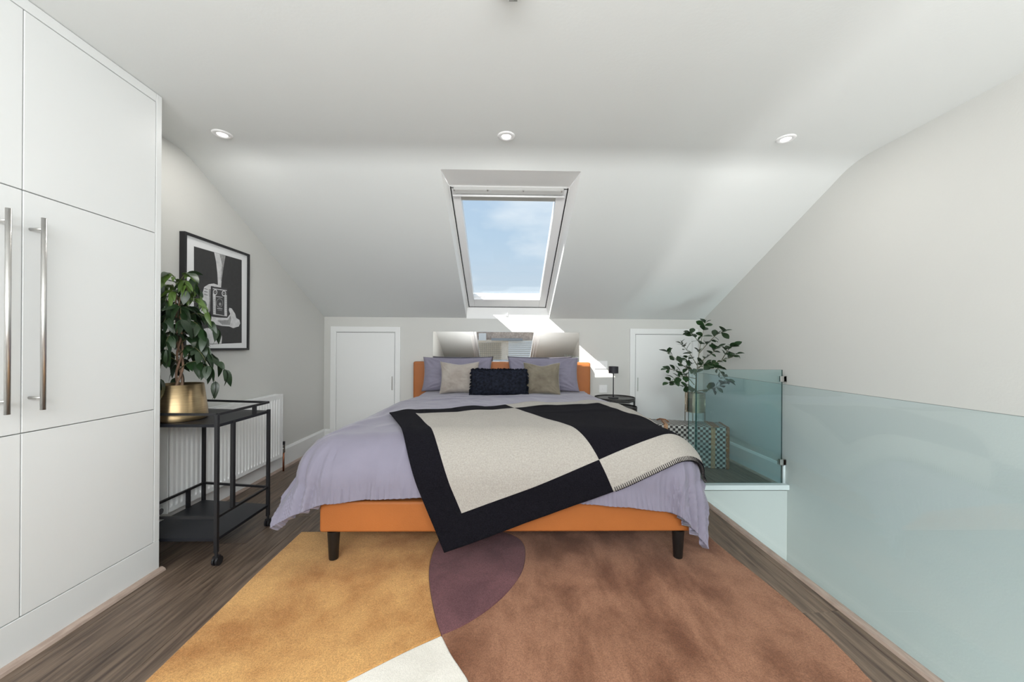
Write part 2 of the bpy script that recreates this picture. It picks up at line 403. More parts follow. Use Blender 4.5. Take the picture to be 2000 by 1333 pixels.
for k, xx in enumerate((-.375, -.13, .13, .41)):
    b = BM(); c = Vector(WP(xx, L1 + .003, -.034)); tube(b, [c, c + Vector((0, .003 * sa, .006))], .006, 8)
    child('screw_cover', b, M['steel'], w1)

# rear roof window (seen in the mirror)
def RP(x, s, o):                # s along the slope from its foot at Y=-4.85
    return (x, -4.85 + s * ca - o * sa, zrear(-4.85) + s * sa + o * ca)
LR = (4.85 - 1.9) / ca
def rbox(bm, x0, x1, s0, s1, o0, o1):
    v = [bm.verts.new(RP(*p)) for p in ((x0, s0, o0), (x1, s0, o0), (x1, s1, o0), (x0, s1, o0), (x0, s0, o1), (x1, s0, o1), (x1, s1, o1), (x0, s1, o1))]
    for f in ((0, 3, 2, 1), (4, 5, 6, 7), (0, 1, 5, 4), (1, 2, 6, 5), (2, 3, 7, 6), (3, 0, 4, 7)): bm.faces.new([v[i] for i in f])
    return bm
w2 = bpy.data.objects.new('window_2', None); COL.objects.link(w2); w2.location = RP(0, 0, 0); tag(w2, 'wide white roof window in the opposite slope, reflected in the mirror', kind='structure')
bpy.context.view_layer.update()
bm = BM()
for a, b_, c, d in ((R0 - .02, R0 + .0, 0, LR), (R1, R1 + .02, 0, LR)): rbox(bm, a, b_, c, d, -.01, .14)
rbox(bm, R0, R1, -.02, 0, -.01, .14); rbox(bm, R0, R1, LR, LR + .02, -.01, .14)
struct('trim_2', bm, M['rev'])
fr = BM()
for a, b_, c, d in ((R0, R0 + .07, 0, LR), (R1 - .07, R1, 0, LR), (R0, R1, 0, .08), (R0, R1, LR - .08, LR)): rbox(fr, a, b_, c, d, .08, .16)
child('frame', fr, M['upvc'], w2)
fr = BM()
for a, b_, c, d in ((R0 + .08, R0 + .15, .08, LR - .08), (R1 - .15, R1 - .08, .08, LR - .08), (R0 + .08, R1 - .08, .08, .16), (R0 + .08, R1 - .08, LR - .16, LR - .08)): rbox(fr, a, b_, c, d, .07, .14)
child('sash', fr, M['upvc'], w2)
child('glass_pane', rbox(BM(), R0 + .1, R1 - .1, .1, LR - .1, .1, .106), M['pane'], w2)

# ---- floor: sub-floor, planks one by one
bm = BM(); box(bm, (XL, YR, -.12), (XN, YB, -.02)); box(bm, (XN, YV, -.12), (XR, YB, -.02))
fl = struct('floor', bm, M['sub'], 'dark brown oak plank floor')
bpy.context.view_layer.update()
random.seed(4)
PW = .19
x = XL
ci = 0
while x < XR - .01:
    x2 = min(x + PW, XR)
    y = -1.0 - random.random() * 1.4
    ymin_clip = -1.0
    while y < YB:
        y2 = y + 1.85
        a, b_ = max(y, ymin_clip), min(y2, YB)
        xa, xb = x, x2
        if b_ - a > .03:
            segs_ = []
            if x2 <= XN + .001: segs_.append((xa, xb, a, b_))
            elif x >= XN - .001:
                if b_ > YV: segs_.append((xa, xb, max(a, YV), b_))
            else:
                if b_ > YV and a < YV: segs_ += [(xa, XN, a, YV), (xa, xb, YV, b_)]
                elif b_ <= YV: segs_.append((xa, XN, a, b_))
                else: segs_.append((xa, xb, a, b_))
            for (u0, u1, v0, v1) in segs_:
                if v1 - v0 < .02 or u1 - u0 < .012: continue
                cx_, cy_ = (u0 + u1) / 2, (v0 + v1) / 2
                b = bx((u0 - cx_ + .0007, v0 - cy_ + .0007, -.02), (u1 - cx_ - .0007, v1 - cy_ - .0007, 0))
                p = obj('plank', b, M['oak'], fl, loc=(cx_, cy_, 0), bevel=.0012, segs=1)
        y = y2
    x = x2; ci += 1
bx_rear = struct('floor_rear', bx((XL, YR, -.02), (XN, -1.0, 0)), M['oak'])
# skirting boards
def skirt(name, pts, axis, a, b):
    return struct(name, prism(BM(), pts, axis, a, b), M['trim'], bevel=.001)
hS = .182
skL = [(XL, 0), (XL + .018, 0), (XL + .018, hS - .02), (XL + .01, hS), (XL, hS)]
skirt('baseboard_left', skL, 'y', 1.89, YB)
skR = [(XR, 0), (XR - .018, 0), (XR - .018, hS - .02), (XR - .01, hS), (XR, hS)]
skirt('baseboard_right', skR, 'y', YV, YB)
skB = [(YB, 0), (YB - .018, 0), (YB - .018, hS - .02), (YB - .01, hS), (YB, hS)]
bm = BM()
for a, b_ in ((XL + .018, -1.945), (-1.165, 1.42), (2.2, XR - .018)): prism(bm, skB, 'x', a, b_)
struct('baseboard_back', bm, M['trim'], bevel=.001)
# oak beads
struct('trim_3', prism(BM(), [(XL + .018, 0), (XL + .036, 0), (XL + .03, .012), (XL + .018, .016)], 'y', 1.9, YB - .018), M['bead'], 'thin oak bead along the left skirting')
struct('trim_4', prism(BM(), [(-1.698, 0), (-1.672, 0), (-1.676, .01), (-1.69, .018), (-1.698, .018)], 'y', -.5, 1.90), M['bead'], 'oak bead along the foot of the wardrobe')
struct('trim_5', prism(BM(), [(XN - .042, 0), (XN, 0), (XN, .008), (XN - .012, .012), (XN - .036, .010)], 'y', -.8, YV - .03), M['bead'], 'pale oak nosing strip along the stair opening')
struct('trim_6', prism(BM(), [(XR - .018, 0), (XR - .036, 0), (XR - .03, .012), (XR - .018, .016)], 'y', YV + .02, YB - .018), M['bead'])
# stairwell
struct('wall_stairwell_end', bx((XN + .0, YV - .02, -2.6), (XR, YV + .08, -.021)), M['wall'], 'pale wall below the landing at the end of the stairwell')
struct('wall_stairwell_side', bx((XN - .1, -1.1, -2.6), (XN, YV - .02, -.12)), M['wall'])
struct('wall_stairwell_near', bx((XN, -1.1, -2.6), (XR, -1.0, 0)), M['wall'])
struct('floor_landing_near', bx((XN, YR, -.12), (XR, -1.0, 0)), M['oak'])
struct('floor_stairwell', bx((XN, -1.1, -2.65), (XR, YV, -2.6)), mat('stair_carpet', (.4, .39, .37), .9))
struct('trim_7', bx((XN + .005, YV - .045, -.006), (XR, YV + .012, .032)), M['trim'], 'white edge board of the landing above the stairwell', bevel=.002)

# eaves doors
def eaves_door(name, xa, xb, ztop, handle_side, label):
    r = bpy.data.objects.new(name, None); COL.objects.link(r); r.location = ((xa + xb) / 2, YB, 0); tag(r, label, kind='structure')
    bpy.context.view_layer.update()
    w = .056
    bm = BM()
    for q in ([(xa, 0), (xa + w, 0), (xa + w, ztop - w), (xb - w, ztop - w), (xb - w, 0), (xb, 0), (xb, ztop), (xa, ztop)],):
        prism(bm, q, 'y', YB - .02, YB)
    child('architrave', bm, M['trim'], r, bevel=.003)
    i = w - .013
    bm = BM(); prism(bm, [(xa + i, 0), (xa + w + .006, 0), (xa + w + .006, ztop - w - .006), (xb - w - .006, ztop - w - .006), (xb - w - .006, 0), (xb - i, 0), (xb - i, ztop - i), (xa + i, ztop - i)], 'y', YB - .012, YB - .001)
    child('door_stop', bm, M['trim'], r)
    child('shadow_gap', bx((xa + w + .004, YB - .006, .004), (xb - w - .004, YB - .002, ztop - w - .004)), M['dark'], r)
    lf = child('door_leaf', bx((xa + w + .0095, YB - .014, .01), (xb - w - .0095, YB - .003, ztop - w - .0105)), M['trim'], r, bevel=.0015)
    hx = xb - w - .034 if handle_side > 0 else xa + w + .034
    bm = BM(); box(bm, (hx - .008, YB - .0155, .62), (hx + .008, YB - .0135, .775))
    hd = child('flush_pull', bm, M['steel'], r, bevel=.003)
    return r
eaves_door('door_1', -1.943, -1.167, 1.33, 1, 'white eaves door left of the bed with steel flush pull')
eaves_door('door_2', 1.422, 2.198, 1.33, -1, 'white eaves door right of the bed, behind the plant')

# downlights and smoke alarm
def downlight(x, y, label):
    t = thing('downlight', label, 'light', (x, y, HC), group='recessed ceiling downlights')
    obj('bezel', lathe(BM(), [(.026, -.001), (.030, -.006), (.044, -.006), (.050, -.002), (.051, 0.0)], 40), M['upvc'], t, smooth=True)
    obj('lamp_lens', lathe(BM(), [(0, -.002), (.028, -.002)], 32), M['lens'], t)
    l = bpy.data.lights.new('downlight_beam', 'AREA'); l.shape = 'DISK'; l.size = .05; l.energy = 3.0; l.color = (1, .97, .92)
    lo = bpy.data.objects.new('downlight_beam', l); COL.objects.link(lo); lo.location = (0, 0, -.008); lo.parent = t
    return t
downlight(-1.644, 2.213, 'round recessed downlight nearest the wardrobe')
downlight(.002, 2.182, 'round recessed downlight above the roof window')
downlight(1.629, 2.159, 'round recessed downlight nearest the right wall')
t = thing('smoke_alarm', 'round white ceiling alarm with slots at the top edge of the photo', 'smoke alarm', (.01, 1.25, HC))
obj('body', lathe(BM(), [(0, -.034), (.040, -.034), (.052, -.026), (.057, -.008), (.057, 0)], 40), M['upvc'], t, smooth=True)
bm = BM()
for k in range(2):
    box(bm, (-.002, .030 + k * .008, -.036), (.026, .033 + k * .008, -.033))
obj('vent_slots', bm, mat('slot_grey', (.18, .18, .17), .8), t)

# sockets
def plate(name, label, x0, x1, z0, z1, gang, cat):
    t = thing(name, label, cat, ((x0 + x1) / 2, YB, z0))
    child('faceplate', bx((x0, YB - .009, z0), (x1, YB, z1)), M['upvc'], t, bevel=.003)
    n = gang
    for k in range(n):
        c = x0 + (x1 - x0) * (k + .5) / n
        child('rocker', bx((c - .012, YB - .012, (z0 + z1) / 2 - .006), (c + .012, YB - .008, (z0 + z1) / 2 + .018)), M['upvc'], t, bevel=.002)
    return t
plate('light_switch', 'white double switch plate on the wall just above the lamp shade', 1.02, 1.168, .872, .96, 2, 'switch')
plate('power_socket', 'white single socket on the wall behind the lamp stem', 1.075, 1.165, .60, .688, 1, 'socket')

# ------------------------------------------------------------------ wardrobe
wd = thing('wardrobe', 'white built-in wardrobe with flat doors and long steel bar handles', 'wardrobe', (-1.86, 1.1, 0))
WX = -1.698
def wc(name, lo, hi, m='ward', b=.0012, par=None):
    return child(name, bx(lo, hi), M[m], par or wd, bevel=b, segs=1)
Y0w, Y1w = .349, 1.861
wc('carcass', (XL + .002, Y0w - .03, .0), (WX - .02, 1.888, 2.338))
wc('plinth', (WX - .019, Y0w - .03, .0), (WX, 1.891, .153))
wc('side_filler', (WX - .019, 1.8625, .1545), (WX, 1.891, 2.338))
wc('top_filler', (WX - .019, Y0w - .03, 2.2965), (WX, 1.861, 2.338))
wc('side_filler', (WX - .019, Y0w - .03, .1545), (WX, Y0w - .002, 2.2955))
for k in range(3):
    ya = Y1w - .504 * (k + 1); yb = Y1w - .504 * k
    g = .0018
    wc('lower_door', (WX - .018, ya + g, .155 + g), (WX, yb - g, .802 - g))
    d = wc('door', (WX - .018, ya + g, .802 + g), (WX, yb - g, 1.659 - g))
    wc('upper_door', (WX - .018, ya + g, 1.659 + g), (WX, yb - g, 2.295 - g))
    hy = ya + .022 + .0 if k == 0 else yb - .075
    if k == 2: hy = ya + .03
    hb = BM(); hxp = WX + .048
    tube(hb, [(hxp, hy, .882), (hxp, hy, 1.568)], .0075, 16)
    for zz in (.925, 1.528): tube(hb, [(WX, hy, zz), (hxp, hy, zz)], .0055, 10)
    bpy.context.view_layer.update()
    h = child('bar_handle', hb, M['steel'], d); 
    for p in h.data.polygons: p.use_smooth = len(p.vertices) == 4
bpy.context.view_layer.update()

# ------------------------------------------------------------------ radiator
rd = thing('radiator', 'white ribbed panel radiator on the left wall behind the trolley', 'radiator', (-1.95, 2.75, .145))
ry0, ry1, rz0, rz1, rx = 2.19, 3.308, .145, .694, -1.925
pitch = .0345; n = int((ry1 - ry0 - .03) / pitch); pr = []
y = ry0 + .012
for k in range(n):
    pr += [(y, 0), (y + .008, .0), (y + .0135, -.009), (y + .021, -.009), (y + .0265, 0)]
    y += pitch
pr.append((ry1 - .012, 0))
P = []
for z, dx in ((rz0 + .004, 0), (rz0 + .03, 0), (rz0 + .045, 1), (rz1 - .05, 1), (rz1 - .035, 0), (rz1 - .012, 0)):
    P.append([(rx + p[1] * dx, p[0], z) for p in pr])
child('front_panel', grid(P), M['trim'], rd)
child('rear_panel', bx((-1.99, ry0 + .01, rz0 + .004), (-1.982, ry1 - .01, rz1 - .014)), M['trim'], rd)
for yy in (ry0, ry1 - .006): child('side_panel', bx((-1.99, yy, rz0), (rx + .004, yy + .006, rz1 - .004)), M['trim'], rd, bevel=.003)
tg = BM(); box(tg, (-1.99, ry0, rz1 - .012), (-1.982, ry1, rz1)); box(tg, (rx - .004, ry0, rz1 - .012), (rx + .004, ry1, rz1))
for k in range(60):
    yy = ry0 + .004 + k * (ry1 - ry0 - .01) / 59; box(tg, (-1.982, yy, rz1 - .006), (rx - .004, yy + .007, rz1 - .001))
child('top_grille', tg, M['trim'], rd)
v = BM(); tube(v, [(-1.955, 3.308, .20), (-1.955, 3.385, .20)], .009, 12); tube(v, [(-1.955, 3.378, .165), (-1.955, 3.378, .235)], .012, 12); 
child('lockshield_valve', v, M['chrome'], rd, smooth=False)
child('valve_cap', tube(BM(), [(-1.955, 3.378, .235), (-1.955, 3.378, .262)], .012, 12), M['blackm'], rd)
child('copper_pipe', tube(BM(), [(-1.955, 3.378, 0.0), (-1.955, 3.378, .168)], .0075, 12), M['copper'], rd, smooth=True)
v = BM(); tube(v, [(-1.955, 2.19, .19), (-1.955, 2.12, .19)], .009, 12); tube(v, [(-1.965, 2.125, .19), (-1.90, 2.125, .19)], [.02, .017], 20)
child('thermostatic_valve', v, M['chrome'], rd)
child('copper_pipe', tube(BM(), [(-1.955, 2.125, 0.0), (-1.955, 2.125, .18)], .0075, 12), M['copper'], rd, smooth=True)

# ------------------------------------------------------------------ framed print
PX = -1.985
pf = thing('framed_print', 'black framed black-and-white photo print of hands holding a box camera', 'picture', (XL, 2.67, 1.08))
fy0, fy1, fz0, fz1 = 2.372, 2.968, 1.078, 1.822
bm = BM(); fw = .016
for lo, hi in (((XL, fy0, fz0), (PX, fy0 + fw, fz1)), ((XL, fy1 - fw, fz0), (PX, fy1, fz1)), ((XL, fy0 + fw, fz0), (PX, fy1 - fw, fz0 + fw)), ((XL, fy0 + fw, fz1 - fw), (PX, fy1 - fw, fz1))): box(bm, lo, hi)
child('frame', bm, M['blackm'], pf, bevel=.0012)
child('mount', bx((XL + .005, fy0 + fw, fz0 + fw), (PX - .012, fy1 - fw, fz1 - fw)), M['mat_w'], pf)
# the print: flat paper with its picture in four greys
ax = PX - .012
def zpx(x, y):                    # coordinates measured on the print, mapped to wall Y,Z
    p = atx(340 + x / 5.125, 440 + y / 5.125, ax); return (p.y, p.z)
bm = BM(); lay = [0]
def patch(pts, mi):
    lay[0] += 1
    xx = ax + .0005 + .00012 * lay[0]
    bm.faces.new([bm.verts.new((xx, *zpx(*p))) for p in pts]).material_index = mi
patch([(198, 212), (676, 350), (676, 1180), (198, 1200)], 0)
patch([(400, 272), (514, 306), (492, 430), (474, 560), (468, 640), (440, 640), (432, 480), (418, 360)], 2)
patch([(455, 290), (514, 306), (492, 430), (474, 560), (466, 560), (478, 400)], 1)
# left hand
patch([(300, 620), (345, 592), (395, 585), (440, 600), (440, 640), (365, 640), (355, 760), (350, 880), (378, 935), (340, 950), (300, 900), (232, 890), (250, 860), (285, 815), (278, 700)], 2)
patch([(345, 640), (365, 640), (360, 860), (335, 880), (350, 760)], 1)
for yy in (632, 660, 690): patch([(300, yy), (335, yy + 10), (334, yy + 15), (299, yy + 5)], 0)
# right hand
patch([(320, 900), (370, 915), (430, 925), (530, 930), (560, 890), (545, 850), (552, 828), (575, 835), (610, 890), (620, 930), (652, 950), (660, 985), (645, 1015), (590, 1032), (550, 1015), (480, 1010), (430, 1000), (370, 980), (340, 940)], 2)
patch([(430, 955), (540, 950), (560, 905), (570, 940), (555, 1000), (480, 998)], 1)
# cuff
patch([(290, 1040), (340, 1028), (400, 1070), (478, 1110), (472, 1186), (300, 1190)], 2)
patch([(400, 1070), (478, 1110), (476, 1125), (398, 1086)], 1)
# box camera
patch([(365, 610), (392, 612), (400, 918), (368, 895)], 0)
patch([(372, 612), (530, 634), (532, 925), (378, 902)], 3)
patch([(384, 632), (524, 652), (526, 914), (388, 894)], 2)
patch([(412, 650), (500, 662), (500, 905), (414, 890)], 3)
patch([(384, 640), (524, 660), (524, 700), (384, 684)], 3)
def disc(cx, cy, r, ry, mi, n=18): patch([(cx + r * math.cos(2 * PI * k / n), cy + ry * math.sin(2 * PI * k / n)) for k in range(n)], mi)
for cx, cy in ((407, 672), (494, 684)):
    disc(cx, cy, 22, 30, 2); disc(cx, cy, 14, 20, 3); disc(cx, cy, 6, 9, 1)
patch([(414, 712), (480, 720), (480, 726), (414, 718)], 2)
disc(450, 780, 34, 46, 1, 26); disc(450, 780, 29, 40, 3, 26); disc(455, 792, 12, 16, 1)
patch([(424, 830), (478, 836), (478, 843), (424, 837)], 2); patch([(430, 848), (474, 853), (474, 858), (430, 853)], 1)
for xx_ in (395, 512):
    for k in range(8): patch([(xx_ - 6, 720 + k * 22), (xx_ + 6, 722 + k * 22), (xx_ + 6, 725 + k * 22), (xx_ - 6, 723 + k * 22)], 1)
pm = child('print', bm, [M['ink'], M['inkg'], M['inkl'], mat('print_camera', (.05, .05, .052), .5)], pf)

# ------------------------------------------------------------------ bar trolley
bt = thing('bar_trolley', 'black metal two-tier trolley on castors beside the wardrobe', 'trolley', (-1.675, 2.15, 0))
cx0, cx1, cy0, cy1 = -1.915, -1.45, 1.93, 2.345
r_ = .0085
def post(x, y, z0, z1): return bx((x - r_, y - r_, z0), (x + r_, y + r_, z1))
TZ = {(0, 0): .766, (1, 0): .766, (0, 1): .766, (1, 1): .722}
for i, x in enumerate((cx0 + .02, cx1)):
    for j, y in enumerate((cy0, cy1 + (.07 if i == 0 else 0))):
        lg = child('leg', post(x, y, .068, TZ[(i, j)]), M['blackm'], bt, bevel=.0015)
Q = [(cx0 + .02, cy0), (cx1, cy0), (cx1, cy1), (cx0 + .02, cy1 + .07)]
def bar(a, b, z, r=.006):
    bm = BM(); a = Vector((*a, z)); b = Vector((*b, z)); d = (b - a).normalized(); s = Vector((-d.y, d.x, 0)) * r; u = Vector((0, 0, r))
    v = [bm.verts.new(p) for p in (a - s - u, a + s - u, a + s + u, a - s + u, b - s - u, b + s - u, b + s + u, b - s + u)]
    for f in ((0, 1, 2, 3), (7, 6, 5, 4), (0, 4, 5, 1), (1, 5, 6, 2), (2, 6, 7, 3), (3, 7, 4, 0)): bm.faces.new([v[i] for i in f])
    return bm
for z in (.766, .245):
    for k in range(4):
        a, b_ = Q[k], Q[(k + 1) % 4]
        child('rail', bar(a, b_, z - (.0 if z > .5 else 0)), M['blackm'], bt)
for z0, nm in ((.712, 'top_shelf'), (.135, 'bottom_shelf')):
    child(nm, prism(BM(), [(p[0] + (.004 if p[0] > -1.6 else -.004), p[1]) for p in Q], 'z', z0 - .012, z0 + .004), M['blackshelf'], bt, bevel=.002)
child('upright', post(cx1, 2.043, .245, .712), M['blackm'], bt)
child('rail_post', post(cx1, 2.214, .712, .766), M['blackm'], bt)
child('rail_post', post(cx0 + .02, 2.299, .135, .245), M['blackm'], bt)
child('rail_post', post(cx0 + .02, 2.17, .712, .766), M['blackm'], bt)
for x, y in Q:
    bm = BM(); tube(bm, [(x, y, .045), (x, y, .075)], .0075, 10)
    box(bm, (x - .013, y - .008, .036), (x + .013, y + .016, .05))
    cs = child('castor', bm, M['blackm'], bt)
    bpy.context.view_layer.update()
    wh = BM()
    for s in (-1, 1): tube(wh, [(x + s * .004, y + .006, .024), (x + s * .014, y + .006, .024)], .023, 20)
    child('wheel', wh, M['blackm'], cs)

# ------------------------------------------------------------------ plants
def leaf_mesh(name, L, w, m, tipf=.5, fold=.18, droop=.25):
    vs = []; fs = []; n = 7
    for i in range(n + 1):
        t = i / n
        hw = w * (math.sin(PI * t ** tipf) ** .8 if 0 < t < 1 else 0)
        y = L * t; z = -droop * L * t * t
        for s in (-1, 0, 1): vs.append((s * hw, y, z + abs(s) * hw * fold))
    for i in range(n):
        for s in (0, 1):
            a = i * 3 + s; fs.append((a, a + 1, a + 4, a + 3))
    me = bpy.data.meshes.new(name); me.from_pydata(vs, [], fs); me.materials.append(m)
    for p in me.polygons: p.use_smooth = True
    me.update(); return me
def put_leaf(me, root, p, d, roll=0, sc=1):
    if (Vector(p) + d.normalized() * .09 * sc).x > 2.25: return None
    o = bpy.data.objects.new('leaf', me); COL.objects.link(o); o.parent = root
    d = d.normalized(); up = Vector((0, 0, 1))
    xax = d.cross(up)
    if xax.length < .05: xax = Vector((1, 0, 0))
    xax.normalize(); zax = xax.cross(d).normalized()
    R = Matrix((xax, d, zax)).transposed().to_4x4()
    base = Matrix.Translation(Vector(p) - root.location) @ R @ Matrix.Rotation(roll, 4, 'Y') @ Matrix.Scale(sc, 4)
    o.matrix_local = base
    return o
LF = [leaf_mesh('leaf', .082, .0165, M['leaf'], .72, .25, .35), leaf_mesh('leaf', .094, .019, M['leaf'], .7, .15, .5), leaf_mesh('leaf', .070, .018, M['leaf'], .75, .2, .2)]
LY = [leaf_mesh('leaf', .080, .012, M['leafy'], .7, .25, .4), leaf_mesh('leaf', .066, .013, M['leafy'], .7, .2, .3)]
LC = [leaf_mesh('leaf', .078, .026, M['leaf2'], 1.25, .15, .12), leaf_mesh('leaf', .066, .023, M['leaf2'], 1.2, .25, .3), leaf_mesh('leaf', .058, .017, M['leaf2'], 1.1, .3, .2)]

random.seed(11)
pc = Vector((-1.757, 2.065, .716))
pl = thing('potted_fig', 'weeping fig with braided stem in a round brushed brass pot on the trolley', 'plant', pc)
obj('pot', lathe(BM(), [(0, .0), (.116, .0), (.125, .005), (.127, .022), (.125, .05), (.108, .190), (.104, .190), (.119, .05), (.116, .02)], 56), M['brass'], pl, smooth=True)
obj('soil', lathe(BM(), [(0, .172), (.104, .17)], 32), M['soil'], pl)
tk = BM()
for ph in range(3):
    pts = []; 
    for i in range(40):
        t = i / 39; a = ph * 2 * PI / 3 + t * 11; rr = .011 * (1 - .5 * t) + .003
        pts.append((rr * math.cos(a) + .006 * math.sin(t * 5), rr * math.sin(a), .165 + t * .50))
    tube(tk, pts, [.0065 * (1 - .55 * i / 39) for i in range(40)], 7)
obj('trunk', tk, M['bark'], pl, smooth=True)
tw = BM(); leaves = []
def clampp(p):
    return Vector((max(p.x, -1.965), max(p.y, 1.93), p.z))
lev = []
for k in range(30):
    t = k / 29
    zb = .98 + .47 * t
    lev.append((zb, t))
for k, (zb, t) in enumerate(lev):
    az = k * 2.4 + random.uniform(-.3, .3)
    reach = (.21 - .12 * t) * random.uniform(.75, 1.1)
    rise = .10 + .02 * random.random()
    pts = []
    nseg = 7
    for i in range(nseg + 1):
        u = i / nseg
        r = reach * u; z = zb - pc.z + rise * math.sin(u * 1.9) * (.9) - .16 * (1 - .45 * t) * u * u
        w = Vector((r * math.cos(az), r * math.sin(az), z)) + pc
        w = clampp(w) - pc; pts.append(w)
    tube(tw, pts, [.0028 - .0018 * i / nseg for i in range(nseg + 1)], 5)
    for i in range(2, nseg + 1):
        for sgn in (-1, 1):
            if random.random() < .10: continue
            d = (pts[i] - pts[i - 1]).normalized()
            side = Vector((-math.sin(az), math.cos(az), 0)) * sgn
            dd = d * .7 + side * random.uniform(.4, .9) + Vector((0, 0, -random.uniform(.25, .95)))
            tip = pc + pts[i] + dd.normalized() * .08
            if tip.x < -1.985 or tip.y < 1.905: continue
            me = random.choice(LY) if t > .72 and random.random() < .75 else random.choice(LF)
            put_leaf(me, pl, pc + pts[i], dd, random.uniform(-.8, .8), random.uniform(.75, 1.12))
    if i == nseg:
        dd = (pts[-1] - pts[-2]) + Vector((0, 0, -.02))
        tip = pc + pts[-1] + dd.normalized() * .08
        if tip.x > -1.985 and tip.y > 1.905:
            put_leaf(random.choice(LY if t > .7 else LF), pl, pc + pts[-1], dd, random.uniform(-.4, .4), .95)
for k in range(7):
    a = k * .9; d = Vector((math.cos(a), math.sin(a), .35 + .3 * random.random()))
    if math.cos(a) < -.6: d.x *= .5
    put_leaf(random.choice(LY), pl, pc + Vector((0, 0, .70 + .006 * k)), d, 0, .95)
obj('twigs', tw, M['twig'], pl, smooth=True)

# ------------------------------------------------------------------ bed
bd = thing('bed', 'double bed with tan leather base and headboard on tapered black legs', 'bed', (.02, 3.05, 0))
bxa, bxb = -.937, .974
child('base_frame', bx((bxa, 1.932, .165), (bxb, 4.14, .322)), M['orange'], bd, bevel=.012, segs=4)
child('headboard', bx((-1.0, 4.14, .16), (.952, 4.228, .947)), M['orange'], bd, bevel=.018, segs=4)
for x in (-.873, .915):
    for y in (1.955, 4.06):
        bm = lathe(BM(), [(0, .0), (.0215, .0), (.023, .004), (.031, .147)], 24, (x, y, .021))
        child('leg', bm, M['legb'], bd, smooth=True)
child('mattress', bx((bxa + .04, 2.03, .31), (bxb - .03, 4.13, .52)), M['matt'], bd, bevel=.05, segs=4)

# duvet / blanket surface: a cloth laid over the mattress; s across, t along, off = height above
C, HX, YF, R, ZT = .02, .88, 2.10, .22, .635
def D(s, t, off=0.):
    kt = 1 - .8 * sm(3.15, 3.75, t)
    hx = HX - .05 * sm(3.1, 3.8, t) + (.03 if s < 0 else -.05) * sm(3.0, 2.3, t)
    ds = max(abs(s) - hx, 0) * (1 if s > 0 else -1); df = max(YF - t, 0); d = math.hypot(ds, df)
    bx_ = max(-hx, min(hx, s)); by = max(t, YF)
    # crown of the bedding
    crown = .012 * (1 - (bx_ / hx) ** 2)
    if d < 1e-9: return Vector((C + bx_, by, ZT + off + crown))
    ux, uy = ds / d, -df / d; a = R * PI / 2
    cor = 4 * (ux * uy) ** 2
    if d > .42: d = .42 + (d - .42) * (1 - (.30 if s < 0 else 0) * min(1, cor * 1.4))
    th = math.radians((32 if s < 0 else 34) * ux ** 2 * kt + 4 * uy ** 2 + (18 if s < 0 else -2) * cor)
    Re = R + off
    if d < a: an = d / R; o = Re * math.sin(an); q = R - Re * math.cos(an)
    else:
        l = d - a; o = Re + l * math.sin(th); q = R + l * math.cos(th)
    ko = kt + (1 - kt) * .3
    return Vector((C + bx_ + ux * o * (ko if ux else 1), by + uy * o, ZT - q + crown * max(0, 1 - d * 3)))
def lump(s, t):
    return .011 * noise.noise(Vector((s * 2.2, t * 2.2, 3.1))) + .005 * noise.noise(Vector((s * 5.5, t * 4.5, 9.0)))
def ridge(s, t, a, b, w, h):
    a = Vector(a); b = Vector(b); p = Vector((s, t)); ab = b - a
    u = max(0, min(1, (p - a).dot(ab) / ab.dot(ab))); dd = (p - (a + ab * u)).length
    return h * math.exp(-(dd / w) ** 2) * math.sin(PI * min(1, u * .9 + .1)) 
BLC = {0: ((-.307, 1.452), (-.80, 2.575)), 1: ((.53, 1.743), (-.008, 2.869)), 2: ((1.20, 2.0), (.80, 3.14))}
def BC(a, b):
    k = 0 if a < .5 else 1; u = (a - .5 * k) * 2
    p0 = Vector(BLC[k][0]) * (1 - u) + Vector(BLC[k + 1][0]) * u
    p1 = Vector(BLC[k][1]) * (1 - u) + Vector(BLC[k + 1][1]) * u
    return p0 * (1 - b) + p1 * b
def under(s, t):                    # 1 under the blanket, 0 away from it
    da = Vector((.83, .29)).normalized(); db = Vector((-.42, .908)).normalized()
    p = Vector((s, t)) - Vector((-.307, 1.452)); a = p.dot(da); b = p.dot(db)
    return sm(-.04, .03, a) * sm(-.04, .03, b) * sm(1.3, 1.23, b) * sm(1.83, 1.77, a)
